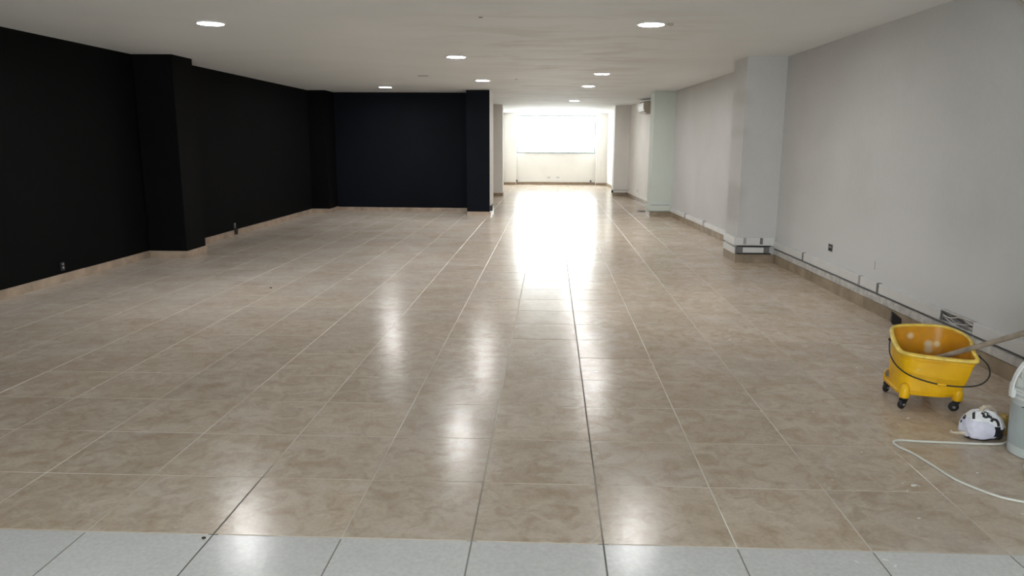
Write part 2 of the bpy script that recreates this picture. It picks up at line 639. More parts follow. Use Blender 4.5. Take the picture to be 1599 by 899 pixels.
# dried paint drips on the tiles
bm = B()
dots = [(1.80, 1.43, .010), (1.62, 1.33, .009), (1.70, 1.33, .009), (1.50, .80, .009), (1.79, .72, .010), (1.95, .63, .008), (1.40, .60, .014), (1.43, .57, .013),
        (.92, -.08, .008), (1.03, -.06, .008), (1.05, -.1, .009), (1.76, .32, .008), (2.0, .7, .007), (1.86, .93, .007), (1.55, 1.65, .007), (1.30, 1.5, .006),
        (-1.55, 1.2, .007), (.1, 2.2, .01), (1.9, 2.4, .007), (1.2, 3.1, .008), (-2.45, 5.5, .03), (-2.3, 5.62, .012)]
for k in range(26):
    dots.append((random.uniform(.6, 2.5), random.uniform(.2, 4.5), random.uniform(.003, .006)))
for (x, y, r) in dots:
    n = 9
    ph = random.random() * 6
    sx_ = random.uniform(1.0, 1.8)
    ring = [bm.verts.new((x + sx_ * r * math.cos(ph + 2 * PI * k / n) * random.uniform(.7, 1.15), y + r * math.sin(2 * PI * k / n) * random.uniform(.7, 1.15), .0006)) for k in range(n)]
    top = bm.verts.new((x, y, .0016))
    for k in range(n):
        bm.faces.new((ring[k], ring[(k + 1) % n], top))
o = obj('paint_drips', bm, PAINTDOT, floor)
o['kind'] = 'stuff'

# ------------------------------------------------------------------ ceiling
bm = B()
box(bm, -5.8, 3.2, YR - .3, YF + .3, H, H + .15)
ceiling = struct(obj('ceiling', bm, CEIL))

# ------------------------------------------------------------------ walls
# left, black
bm = B()
seg(bm, (-5.465, 7.0), (-5.465, YR), .2, 0, H, 0, .2)
seg(bm, (-5.335, 14.1), (-5.335, 7.0), .33, 0, H)
wl = struct(obj('wall_left', bm, BLACK))
bm = B()
box(bm, -5.45, -4.955, 6.88, 7.42, 0, H)
obj('pillar', bm, BLACK, wl)
bm = B()
box(bm, -5.32, -4.955, 13.3, 13.95, 0, H)
obj('pillar', bm, BLACK, wl)
# back of the room, navy black
bm = B()
box(bm, -5.3, -1.93, 13.95, 14.1, 0, H)
wb = struct(obj('wall_back', bm, NAVY))
bm = B()
v, fs = box(bm, -1.97, -1.49, 13.1, 14.1, 0, H)
for k, f in enumerate(fs):
    f.material_index = 0 if k in (2, 5) else 1
obj('pier', bm, [NAVY, CREAM_LIT], wb)
# passage, left side
bm = B()
box(bm, -2.1, -1.93, 14.1, YF + .2, 0, H)
wp = struct(obj('wall_passage_left', bm, CREAM_LIT))
bm = B()
box(bm, -1.94, -1.605, 19.1, 19.6, 0, H)
obj('pillar', bm, CREAM_LIT, wp)
# right
bm = B()
seg(bm, (rwall(YR), YR), (rwall(7.1), 7.1), .2, 0, H, .2, 0)
seg(bm, (rwall(7.5), 7.5), (rwall(13.3), 13.3), .3, 0, H)
wr = struct(obj('wall_right', bm, WHITE))
bm = B()
seg(bm, (rwall(13.6), 13.6), (rwall(19.5), 19.5), .3, 0, H)
seg(bm, (rwall(19.8), 19.8), (rwall(YF), YF), .3, 0, H, 0, .2)
wpr = struct(obj('wall_passage_right', bm, CREAM_LIT))  # lighter paint than the near right wall, passage daylight put into the colour
bm = B()
prism(bm, [(2.19, 7.05), (2.95, 7.05), (2.95, 7.6), (2.165, 7.6)], 0, H)
obj('pillar', bm, WHITE, wr)
bm = B()
box(bm, 1.875, 2.55, 13.15, 13.72, 0, H)
obj('pillar', bm, GREENISH, wr)
bm = B()
box(bm, 1.605, 2.2, 19.35, 19.9, 0, H)
obj('pillar', bm, CREAM_LIT, wpr)
# far wall with the window
WX0, WX1, WZ0, WZ1 = -1.47, 1.40, 1.14, 2.50
bm = B()
box(bm, -1.93, WX0, YF, YF + .2, 0, H)
box(bm, WX1, 1.9, YF, YF + .2, 0, H)
box(bm, WX0, WX1, YF, YF + .2, 0, WZ0)
box(bm, WX0, WX1, YF, YF + .2, WZ1, H)
wf = struct(obj('wall_far', bm, CREAM_LIT))
bm = B()
box(bm, -1.93, -1.49, YF - .28, YF, 0, H)
obj('pier', bm, CREAM_LIT, wf)
bm = B()
box(bm, 1.42, 1.85, YF - .28, YF, 0, H)
obj('pier', bm, CREAM_LIT, wf)
# front of the shop, behind the photographer
FX0, FX1, FZ1 = -2.4, -0.2, 2.3
bm = B()
box(bm, -5.7, FX0, YR - .2, YR, 0, H)
box(bm, FX1, 3.2, YR - .2, YR, 0, H)
box(bm, FX0, FX1, YR - .2, YR, FZ1, H)
struct(obj('wall_front', bm, WHITE))


def window(name, x0, x1, y, z0, z1, cols):
    bm = B()
    fr = .045
    box(bm, x0, x1, y - .03, y + .03, z0, z0 + fr)
    box(bm, x0, x1, y - .03, y + .03, z1 - fr, z1)
    box(bm, x0, x0 + fr, y - .03, y + .03, z0 + fr, z1 - fr)
    box(bm, x1 - fr, x1, y - .03, y + .03, z0 + fr, z1 - fr)
    w = struct(obj(name, bm, ALU))
    wd = (x1 - x0 - 2 * fr) / cols
    for k in range(cols):
        bm = B()
        box(bm, x0 + fr + k * wd + .001, x0 + fr + (k + 1) * wd - .001, y - .003, y + .003, z0 + fr, z1 - fr)
        obj('pane', bm, GLASS, w)
        if k:
            bm = B()
            xm = x0 + fr + k * wd
            box(bm, xm - .012, xm + .012, y - .02, y + .02, z0 + fr, z1 - fr)
            obj('mullion', bm, ALU, w)
    return w


w1 = window('window_1', WX0, WX1, YF + .1, WZ0, WZ1, 3)
bm = B()
bbox(bm, WX0 - .0, WX1 + .0, YF - .02, YF + .07, WZ0 - .0, WZ0 + .015, .003)
obj('sill', bm, ALU, w1)
window('window_2', FX0, FX1, YR - .1, 0.0, FZ1, 5)

# ------------------------------------------------------------------ skirting tiles


def skirting(name, runs, h, m, first=.4):
    bm = B()
    for p, q in runs:
        seg(bm, p, q, .003, 0.0, h - .004)
    # the strip sits on the room side: shift by its own thickness
    root = struct(obj(name, bm, MORTAR))
    for p, q in runs:
        p, q = Vector(p), Vector(q)
        L = (q - p).length
        d = (q - p).normalized()
        n = Vector((d.y, -d.x))
        N = max(1, round(L / .45))
        for k in range(N):
            a = p + d * (L * k / N + .0012)
            b = p + d * (L * (k + 1) / N - .0012)
            bm = B()
            th = .0115 + random.uniform(-.0006, .0012)
            hh = h + random.uniform(-.0015, .0015)
            a2, b2 = a + n * .002, b + n * .002
            prism(bm, [a2, b2, b + n * th, a + n * th], 0.0, hh)
            obj('skirting_tile', bm, m, root)
    return root


E = .0015
# (p -> q with the room on the right-hand side of the direction)
skirting('baseboard_left', [((-5.465 + E, -5.9), (-5.465 + E, 6.88)), ((-5.45, 6.88 - E), (-4.955, 6.88 - E)), ((-4.955 + E, 6.87), (-4.955 + E, 7.43)),
                            ((-5.335 + E, 7.42), (-5.335 + E, 13.3)), ((-5.32, 13.3 - E), (-4.955, 13.3 - E)), ((-4.955 + E, 13.3), (-4.955 + E, 13.95))], .092, SKIRT_L)
skirting('baseboard_back', [((-4.94, 13.95 - E), (-1.97, 13.95 - E)), ((-1.97, 13.1 - E), (-1.49, 13.1 - E)), ((-1.49 + E, 13.1), (-1.49 + E, 14.1))], .08, SKIRT_L)
skirting('baseboard_passage', [((-1.93 + E, 14.1), (-1.93 + E, 19.1)), ((-1.93, 19.1 - E), (-1.605, 19.1 - E)), ((-1.605 + E, 19.1), (-1.605 + E, 19.6)), ((-1.93 + E, 19.6), (-1.93 + E, 24.9))], .08, SKIRT_F)
skirting('baseboard_far', [((-1.91, YF - .28 - E), (-1.49, YF - .28 - E)), ((-1.48, YF - E), (1.41, YF - E)), ((1.42, YF - .28 - E), (1.79, YF - .28 - E))], .09, SKIRT_F)
skirting('baseboard_right', [((rwall(7.03) - E, 7.03), (rwall(YR + .1) - E, YR + .1)),
                             ((2.17, 7.05 - E), (2.68, 7.05 - E)),
                             ((2.165 - E, 7.6), (2.19 - E, 7.05)),
                             ((rwall(13.15) - E, 13.15), (rwall(7.6) - E, 7.6))], .108, SKIRT_R)
skirting('baseboard_right_far', [((1.86, 13.15 - E), (2.31, 13.15 - E)), ((1.875 - E, 13.72), (1.875 - E, 13.15)),
                                 ((rwall(19.35) - E, 19.35), (rwall(13.72) - E, 13.72)),
                                 ((1.605 - E, 19.9), (1.605 - E, 19.35)), ((1.59, 19.35 - E), (2.03, 19.35 - E)),
                                 ((rwall(24.9) - E, 24.9), (rwall(19.9) - E, 19.9))], .1, SKIRT_R)

# ------------------------------------------------------------------ wall ducts


def duct_run(root, name, y0, y1, z0, z1, th, m, inset=0.0):
    """duct on the right wall between two depths"""
    bm = B()
    p = [(rwall(y0) - inset, y0), (rwall(y1) - inset, y1), (rwall(y1) - th, y1), (rwall(y0) - th, y0)]
    prism(bm, p, z0, z1)
    bmesh.ops.bevel(bm, geom=bm.edges[:], offset=.003, segments=2, affect='EDGES')
    o = obj(name, bm, m, root)
    return rel(o, root)


U0, U1 = .200, .288
t = thing('cable_duct', (rwall(3) - .02, 3.0, U0), 'white plastic cable duct along the near right wall, open above the yellow bucket', 'cable duct')
for (a, b) in ((7.03, 5.97), (5.93, 4.46), (4.42, 4.075), (4.035, 3.01), (2.58, 0.6), (0.596, -1.4), (-1.404, -5.9)):
    duct_run(t, 'duct_cover', b, a, U0, U1, .034, DUCT)
for (y, m) in ((5.95, GREYP), (4.44, LGREYP), (4.055, GREYP)):
    duct_run(t, 'joint_cover', y - .022, y + .022, U0 - .002, U1 + .002, .037, m)
duct_run(t, 'duct_back', 2.582, 3.008, U0, U1, .004, METAL)
duct_run(t, 'duct_lip', 2.582, 3.008, U1 - .008, U1, .032, DUCT_OLD, .005)
duct_run(t, 'duct_lip', 2.582, 3.008, U0, U0 + .008, .032, DUCT_OLD, .005)
duct_run(t, 'duct_end', 3.0, 3.009, U0 + .002, U1 - .002, .03, GREYP, .004)
duct_run(t, 'duct_end', 2.582, 2.59, U0 + .002, U1 - .002, .03, GREYP, .004)
for k, (z, m) in enumerate(((.225, CABLE), (.238, METAL), (.25, DMETAL), (.262, CABLE))):
    bm = B()
    pts = []
    for i in range(9):
        y = 2.6 + .39 * i / 8
        pts.append((rwall(y) - .014 - .006 * (k % 2), y, z + .012 * math.sin(i * .9 + k * 1.7) - .02 * (i / 8 - .5) * (k % 2)))
    tube(bm, spline(pts, 4), .0045, 8)
    rel(obj('wire', bm, m, t, True), t)

t = thing('lower_cable_duct', (rwall(3) - .01, 3.0, .113), 'dusty grey lower cable duct on the near right wall just above the brown skirting', 'cable duct')
for (a, b) in ((7.03, 5.0), (4.996, 3.0), (2.996, 1.0), (.996, -1.0), (-1.004, -3.0), (-3.004, -5.9)):
    duct_run(t, 'duct_cover', b, a, .113, .176, .024, DUCT_OLD)
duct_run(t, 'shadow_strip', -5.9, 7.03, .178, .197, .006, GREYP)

# ducts round the first right pillar
t = thing('pillar_cable_duct', (2.35, 7.05, .11), 'double white cable duct wrapped round the foot of the nearest white pillar', 'cable duct')
bm = B()
bbox(bm, 2.145, 2.655, 7.01, 7.048, .225, .325, .003)
rel(obj('duct_cover', bm, DUCT, t), t)
bm = B()
prism(bm, [(2.148, 7.62), (2.15, 7.015), (2.187, 7.05), (2.163, 7.62)], .225, .325)
rel(obj('duct_cover', bm, DUCT, t), t)
for x in (2.28, 2.49):
    bm = B()
    box(bm, x - .018, x + .018, 7.004, 7.012, .24, .322)
    rel(obj('joint_cover', bm, LGREYP if x < 2.4 else GREYP, t), t)
bm = B()
bbox(bm, 2.18, 2.60, 7.018, 7.048, .125, .205, .003)
rel(obj('duct_back', bm, GREYP, t), t)
bm = B()
bbox(bm, 2.262, 2.525, 7.008, 7.03, .132, .198, .003)
rel(obj('duct_cover', bm, DUCT, t), t)
bm = B()
prism(bm, [(2.142, 7.6), (2.16, 7.01), (2.187, 7.05), (2.163, 7.6)], .115, .2)
rel(obj('duct_cover', bm, DUCT, t), t)
bm = B()
box(bm, 2.19, 2.62, 7.03, 7.049, .206, .224)
rel(obj('gap_strip', bm, DARK, t), t)
bm = B()
box(bm, 2.19, 2.62, 7.012, 7.049, .112, .124)
rel(obj('gap_strip', bm, DARK, t), t)

# between first and second right pillar
t = thing('cable_duct', (rwall(10) - .02, 10.0, .11), 'painted white cable duct on the wall between the nearest white pillar and the greenish pillar', 'cable duct')
for (a, b) in ((13.1, 11.75), (11.73, 10.35), (10.33, 8.9), (8.88, 7.63)):
    duct_run(t, 'duct_cover', b, a, .112, .19, .034, DUCT)
for y in (11.74, 10.34):
    duct_run(t, 'joint_cover', y - .05, y + .05, .11, .205, .04, LGREYP)
duct_run(t, 'loose_end', 7.9, 8.3, .2, .225, .05, DUCT)

t = thing('pillar_cable_duct', (2.08, 13.15, .12), 'white cable duct round the foot of the greenish pillar', 'cable duct')
bm = B()
bbox(bm, 1.83, 2.27, 13.11, 13.147, .125, .235, .003)
rel(obj('duct_cover', bm, GREENISH, t), t)
bm = B()
bbox(bm, 1.83, 1.873, 13.15, 13.7, .125, .235, .003)
rel(obj('duct_cover', bm, GREENISH, t), t)
bm = B()
box(bm, 1.872, 2.27, 13.135, 13.149, .236, .252)
rel(obj('ridge', bm, LGREYP, t), t)

t = thing('pillar_cable_duct', (1.8, 19.35, .1), 'small grey cable duct with dark ends on the farthest right pillar', 'cable duct')
bm = B()
bbox(bm, 1.60, 2.02, 19.31, 19.348, .105, .17, .003)
rel(obj('duct_cover', bm, CREAM_LIT, t), t)
bm = B()
box(bm, 1.55, 1.60, 19.305, 19.348, .10, .175)
rel(obj('end_cap', bm, DARK, t), t)
bm = B()
box(bm, 1.60, 2.02, 19.305, 19.348, .171, .18)
box(bm, 1.60, 2.02, 19.325, 19.348, .1, .104)
rel(obj('edge_strip', bm, GREYP, t), t)
t = thing('cable_duct', (rwall(16.5) - .02, 16.5, .11), 'white cable duct low on the wall below the small air conditioner', 'cable duct')
for (a, b) in ((19.3, 16.5), (16.49, 13.8)):
    duct_run(t, 'duct_cover', b, a, .104, .165, .03, CREAM_LIT)

t = thing('cable_duct', (0, YF, .1), 'thin cream cable duct under the bright far window', 'cable duct')
bm = B()
bbox(bm, -1.43, 1.22, YF - .03, YF - .001, .095, .16, .003)
rel(obj('duct_cover', bm, CREAM_LIT, t), t)
for x in (-1.46, 1.25):
    bm = B()
    box(bm, x - .03, x + .03, YF - .035, YF - .001, .095, .175)
    rel(obj('end_cap', bm, GREYP, t), t)

# ------------------------------------------------------------------ sockets and boxes


def wall_box(name, x, y, z, label, cat, w=.075, h=.05, group=None, facing=-1, style='open'):
    """facing -1: on the right wall looking left; +1: on the left wall; 'y': on a wall looking to the camera"""
    t = thing(name, (x, y, z), label, cat, group)
    if facing == 'y':
        t.rotation_euler[2] = 0
    elif facing == -1:
        t.rotation_euler[2] = -PI / 2
    else:
        t.rotation_euler[2] = PI / 2
    # local frame: plate in xz plane, room at -y
    if style == 'open':
        bm = B()
        fr = .007
        box(bm, -w / 2, w / 2, -.004, 0, h / 2 - fr, h / 2)
        box(bm, -w / 2, w / 2, -.004, 0, -h / 2, -h / 2 + fr)
        box(bm, -w / 2, -w / 2 + fr, -.004, 0, -h / 2 + fr, h / 2 - fr)
        box(bm, w / 2 - fr, w / 2, -.004, 0, -h / 2 + fr, h / 2 - fr)
        obj('frame', bm, GREYP, t)
        bm = B()
        box(bm, -w / 2 + fr, w / 2 - fr, -.0015, -.0005, -h / 2 + fr, h / 2 - fr)
        obj('cavity', bm, DARK, t)
        bm = B()
        bbox(bm, -w / 4, w / 3, -.009, -.002, -.002, h / 4, .001)
        obj('terminal', bm, METAL, t)
    else:
        bm = B()
        bbox(bm, -w / 2, w / 2, -.009, 0, -h / 2, h / 2, .002)
        obj('cover_plate', bm, style if not isinstance(style, str) else DUCT, t)
        for s_ in (-1, 1):
            bm = B()
            box(bm, s_ * w * .22 - .011, s_ * w * .22 + .011, -.0105, -.009, -.012, .012)
            obj('socket_face', bm, GREYP if isinstance(style, str) else style, t)
    return t


wall_box('electrical_box', rwall(5.26) - .001, 5.26, .442, 'open dark electrical box on the near right wall above the duct', 'electrical box', .11, .075)
wall_box('wall_socket', rwall(4.27) - .001, 4.27, .425, 'white painted-over socket plate on the near right wall, right of the open dark box', 'wall socket', .12, .075, style=WHITE)
for x in (-.286, .044):
    wall_box('wall_socket', x, YF - .001, .262, ('left' if x < 0 else 'right') + ' one of two small sockets on the far wall under the bright window', 'wall socket', .12, .07, 'sockets under the far window', 'y', 'plate')
wall_box('wall_socket', rwall(14.9) - .001, 14.9, .30, 'small pale socket low on the wall just behind the greenish pillar', 'wall socket', .16, .07, style='plate')
wall_box('wall_socket', rwall(17.6) - .001, 17.6, .27, 'small pale socket low on the wall nearer the farthest right pillar', 'wall socket', .16, .06, style='plate')
wall_box('wall_socket', rwall(22.6) - .001, 22.6, .27, 'small pale socket on the bright wall strip beyond the farthest right pillar', 'wall socket', .16, .06, style='plate')


def dangling(x, y, z, label, big):
    t = thing('wall_socket', (x, y, z), label, 'wall socket')
    t.rotation_euler[2] = PI / 2
    s_ = 1.0 if big else .75
    bm = B()
    bbox(bm, -.05 * s_, .05 * s_, -.014, 0, -.035, .055, .003)
    obj('plate', bm, BLACKP, t)
    for zz in (.035, -.005):
        bm = B()
        lathe(bm, [(.004, -.004), (.016 * s_, -.004), (.017 * s_, 0), (.012 * s_, .005)], n=16)
        for v in bm.verts:
            v.co = Vector((v.co.x, -.017 - v.co.z, v.co.y + zz))
        obj('outlet', bm, METAL, t, True)
    if big:
        bm = B()
        prism(bm, [(-.045, -.012), (.045, -.012), (.04, -.045), (-.03, -.045)], -.13, -.04)
        for v in bm.verts:
            if v.co.z < -.1:
                v.co.x *= .6
        obj('loose_back_box', bm, BLACKP, t)
    return t


dangling(-5.465 + .001, 5.12, .16, 'black socket low on the black wall nearest the camera', False)
dangling(-5.335 + .001, 9.27, .15, 'black socket with hanging back box low on the black wall beyond the black pillar', True)

t = thing('junction_box', (-1.49, 13.3, .2), 'small dark junction box at the foot of the navy pier beside the passage', 'junction box')
bm = B()
bbox(bm, -1.489, -1.44, 13.12, 13.3, .09, .2, .004)
rel(obj('box_body', bm, BLACKP, t), t)
bm = B()
tube(bm, spline([(-1.46, 13.15, .19), (-1.44, 13.14, .22), (-1.41, 13.13, .235)], 4), .007, 8)
rel(obj('wire', bm, BLACKP, t, True), t)

# shallow black wedge standing in for a dark hole in the right skirting
bm = B()
x0 = rwall(3.75) - .016
pts = [(x0, 3.80), (x0, 3.60), (x0 - .035, 3.70)]
a = [bm.verts.new((x, y, .001)) for x, y in pts]
b = [bm.verts.new((x, y, z)) for (x, y), z in zip(pts, (.10, .075, .085))]
bm.faces.new(a[::-1])
bm.faces.new(b)
for i in range(3):
    bm.faces.new((a[i], a[(i + 1) % 3], b[(i + 1) % 3], b[i]))
bmesh.ops.bevel(bm, geom=bm.edges[:], offset=.006, segments=2, affect='EDGES')
tag(obj('skirting_hole', bm, BLACKP), 'dark hole in the right skirting behind the bucket, shown by a black wedge', 'wedge')

# flat floor socket cover
t = thing('floor_box', (1.84, 14.37, 0), 'flat grey round floor box in the passage behind the greenish pillar', 'floor box')
bm = B()
lathe(bm, [(.10, .0005), (.10, .008), (.09, .012)], n=32)
obj('rim', bm, METAL, t, True)
bm = B()
lathe(bm, [(.075, .0121), (.075, .016), (.07, .018)], n=32)
obj('cover', bm, GREYP, t, True)

# ------------------------------------------------------------------ ceiling lights
LIGHTS = [(-3.335, 4.41, 'left side, nearest to the camera over the black wall'), (.67, 4.48, 'right side, nearest to the camera'),
          (-1.42, 7.08, 'middle row, second nearest to the camera'), (-3.46, 12.31, 'small, leftmost, just before the navy wall'),
          (-1.41, 10.67, 'small, middle row, near the top of the navy pier'), (.55, 9.36, 'right-hand row, second from the camera'),
          (.47, 11.92, 'right-hand row, third from the camera'), (.36, 16.88, 'faint farthest one inside the bright passage')]
# two unseen lights added behind the photographer to fill the near room
LIGHTS.append((-3.4, -4.2, 'unseen fill added behind the photographer, on the side of the black wall'))
LIGHTS.append((.7, -4.4, 'unseen fill added behind the photographer, on the side of the white wall'))
base = None
for (x, y, d) in LIGHTS:
    lab = 'round recessed ceiling light, ' + d
    if base is None:
        t = thing('ceiling_light', (x, y, H), lab, 'ceiling light', 'round recessed ceiling lights')
        bm = B()
        lathe(bm, [(.114, -.0005), (.132, -.0005), (.134, -.004), (.126, -.011), (.116, -.012), (.114, -.008), (.114, -.0005)], n=48, cap0=False, cap1=False)
        obj('rim', bm, TRIMW, t, True)
        bm = B()
        lathe(bm, [(.1135, -.002), (.1135, -.008), (.07, -.0095), (.02, -.010)], n=48)
        obj('diffuser', bm, LED, t, True)
        base = t
        kids = list(t.children)
    else:
        t = base.copy()
        C.objects.link(t)
        t.location = (x, y, H)
        t['label'] = lab
        for k in kids:
            c_ = k.copy()
            C.objects.link(c_)
            c_.parent = t

# small ceiling fittings
bm = B()
lathe(bm, [(.028, H), (.026, H - .012), (.012, H - .018)], .84, 4.48, n=20)
tag(obj('ceiling_sensor', bm, ACS, None, True), 'tiny round sensor on the ceiling right beside the near right light', 'sensor')
bm = B()
lathe(bm, [(.02, H), (.018, H - .004), (.008, H - .005)], -.84, 4.12, n=16)
tag(obj('ceiling_plug', bm, GREYP, None, True), 'small grey plug in the ceiling near the top middle, between the two front lights', 'ceiling plug')
bm = B()
lathe(bm, [(.025, H), (.022, H - .004), (.01, H - .005)], -.82, 10.52, n=16)
tag(obj('ceiling_plug', bm, GREYP, None, True), 'small grey plug in the ceiling right of the light by the passage corner', 'ceiling plug')
t = thing('ceiling_slot', (-2.3, 9.82, H), 'narrow dark slot in the ceiling left of the middle lights', 'vent')
bm = B()
box(bm, -.09, .09, -.03, .03, -.004, -.0005)
obj('frame', bm, LGREYP, t)
bm = B()
box(bm, -.075, .075, -.018, .018, -.006, -.0045)
obj('opening', bm, DARK, t)

# ------------------------------------------------------------------ air conditioners


def aircon(y0, y1, z0, z1, dep, label, cant=0.0):
    ym = (y0 + y1) / 2
    t = thing('air_conditioner', (rwall(ym), ym, z0), label, 'air conditioner')
    t.rotation_euler[2] = math.atan((rwall(y1) - rwall(y0)) / (y1 - y0)) * -1
    L = (y1 - y0) / 2
    h = z1 - z0
    # profile in x (towards room is -x) and z
    pr = [(-.0, .0), (-dep * .55, .0), (-dep * .86, h * .16), (-dep, h * .36), (-dep, h * .93), (-dep * .93, h), (-.0, h)]
    bm = B()
    a = [bm.verts.new((x, -L, z)) for x, z in pr]
    b = [bm.verts.new((x, L, z)) for x, z in pr]
    fa = bm.faces.new(a)
    fb = bm.faces.new(b[::-1])
    for i in range(len(pr)):
        bm.faces.new((a[i], a[(i + 1) % len(pr)], b[(i + 1) % len(pr)], b[i]))
    bmesh.ops.bevel(bm, geom=[e for e in bm.edges if abs(e.verts[0].co.y) == L and e.verts[0].co.y == e.verts[1].co.y], offset=.012, segments=3, affect='EDGES')
    body = obj('body', bm, [ACS, ACW], t, True)
    bm = B()
    bbox(bm, -dep - .008, -dep - .0005, -L + .01, L - .01, h * .40, h * .94, .003)
    obj('front_panel', bm, ACW, t)
    bm = B()
    v, fs = box(bm, -.012, 0, -L + .05, L - .05, 0, .006)
    for vv in bm.verts:
        vv.co = Matrix.Rotation(0, 4, 'Y') @ vv.co
    ang = math.atan2(h * .16, dep * .31)
    me_pts = [(-dep * .60, -.004), (-dep * .88, h * .14), (-dep * .90, h * .155), (-dep * .61, .010)]
    bm.free()
    bm = B()
    a = [bm.verts.new((x - .004, -L + .04, z - .004)) for x, z in me_pts]
    b = [bm.verts.new((x - .004, L - .04, z - .004)) for x, z in me_pts]
    bm.faces.new(a)
    bm.faces.new(b[::-1])
    for i in range(4):
        bm.faces.new((a[i], a[(i + 1) % 4], b[(i + 1) % 4], b[i]))
    obj('louvre', bm, TRIMW, t)
    bm = B()
    box(bm, -dep - .002, -dep + .02, -L + .03, L - .03, h * .365, h * .39)
    obj('air_slot', bm, DARK, t)
    bm = B()
    box(bm, -dep * .9, -.01, -L + .03, L - .03, h + .0005, h + .012)
    obj('top_grille', bm, DARK, t)
    return t


aircon(15.75, 16.55, 2.215, 2.475, .22, 'small cream wall air conditioner high on the right wall beyond the greenish pillar')
aircon(1.45, 2.28, 2.33, 2.54, .2, 'air conditioner at the top right corner, only its lower edge in view')

# ------------------------------------------------------------------ mop bucket
BKT = Vector((1.985, 1.72, 0))
t = thing('mop_bucket', BKT, 'yellow plastic mop bucket on four black casters by the right wall', 'mop bucket')
rim = [(1.832, 1.700, .320), (1.875, 1.613, .315), (2.030, 1.527, .315), (2.150, 1.475, .318), (2.182, 1.488, .332), (2.196, 1.560, .355),
       (2.262, 1.720, .385), (2.255, 1.880, .400), (2.185, 1.960, .408), (2.025, 1.975, .408), (1.905, 1.955, .400), (1.855, 1.860, .370)]
cen = Vector((2.02, 1.715, 0))
rim = [Vector(p) - (Vector((p[0], p[1], 0)) - cen).normalized() * .015 for p in rim]
base_pts = []
for p in rim:
    d = Vector((p.x - cen.x, p.y - cen.y))
    an = math.atan2(d.y, d.x)
    # rounded rectangle foot
    ex = 4.0
    rr = (abs(math.cos(an) / .158) ** ex + abs(math.sin(an) / .160) ** ex) ** (-1 / ex)
    base_pts.append(Vector((1.997 + rr * math.cos(an), 1.735 + rr * math.sin(an), .085)))
rimS = spline(rim, 6, True)
baseS = spline(base_pts, 6, True)
NR = len(rimS)


def ringat(k, infl=0.0):
    """k=0 foot, 1 rim; belly profile"""
    out = []
    s_ = k ** .42
    for a, b in zip(baseS, rimS):
        p = a.lerp(b, k)
        q = a.lerp(b, s_)
        v = Vector((q.x, q.y, p.z))
        if infl:
            d = Vector((v.x - cen.x, v.y - cen.y, 0)).normalized()
            v += d * infl
        out.append(v)
    return out


def skin(bm, rings, cap0=False, cap1=False, close=False):
    R = [[bm.verts.new(p) for p in r] for r in rings]
    n = len(R[0])
    m_ = len(R)
    for i in range(m_ if close else m_ - 1):
        A_, B_ = R[i], R[(i + 1) % m_]
        for k in range(n):
            bm.faces.new((A_[k], A_[(k + 1) % n], B_[(k + 1) % n], B_[k]))
    if cap0:
        bm.faces.new(R[0][::-1])
    if cap1:
        bm.faces.new(R[-1])
    return R


bm = B()
outer = [ringat(k) for k in (0, .02, .06, .12, .2, .3, .4, .55, .7, .85, .96, 1)]
inner = [ringat(k, -.006) for k in (1, .9, .75, .6, .45, .3, .15, .06, .03)]
skin(bm, outer + inner, cap0=True, cap1=True)
bm.faces.ensure_lookup_table()
for f in bm.faces[len(outer) * NR:]:
    f.material_index = 1
bm.faces[-2].material_index = 0
rel(obj('bucket_body', bm, [YEL, YELIN], t, True, True), t)
# rolled rim
bm = B()
rr_ = [[v + Vector((0, 0, dz)) for v in ringat(1, inf)] for inf, dz in ((-.007, -.006), (-.009, .004), (-.002, .009), (.010, .007), (.018, -.002), (.017, -.012), (.011, -.010), (.002, -.012))]
skin(bm, rr_, close=True)
rel(obj('rim', bm, YRIM, t, 'all'), t)
# foot flange
bm = B()
fl0 = ringat(0, .004)
fr_ = []
for inf, z in ((-.01, .078), (.006, .078), (.010, .083), (.010, .095), (.004, .10), (-.01, .10)):
    fr_.append([Vector((v.x, v.y, z)) for v in ringat(0, inf)])
skin(bm, fr_, close=True)
rel(obj('foot_flange', bm, YEL, t, True), t)
# waist ledge, a thin moulded ridge
bm = B()
skin(bm, [[v + Vector((0, 0, dz)) for v in ringat(.86, inf)] for inf, dz in ((-.002, -.004), (.004, -.003), (.004, .003), (-.002, .004))], close=True)
rel(obj('moulded_ridge', bm, YEL, t, 'all'), t)
# brown water
bm = B()
w_ = [Vector((v.x, v.y, .17)) for v in ringat(.30, -.007)]
bm.faces.new([bm.verts.new(p) for p in w_])
w2 = [Vector((v.x, v.y, .163)) for v in ringat(.30, -.02)]
rel(obj('water', bm, MUCK, t, fixn=True), t)
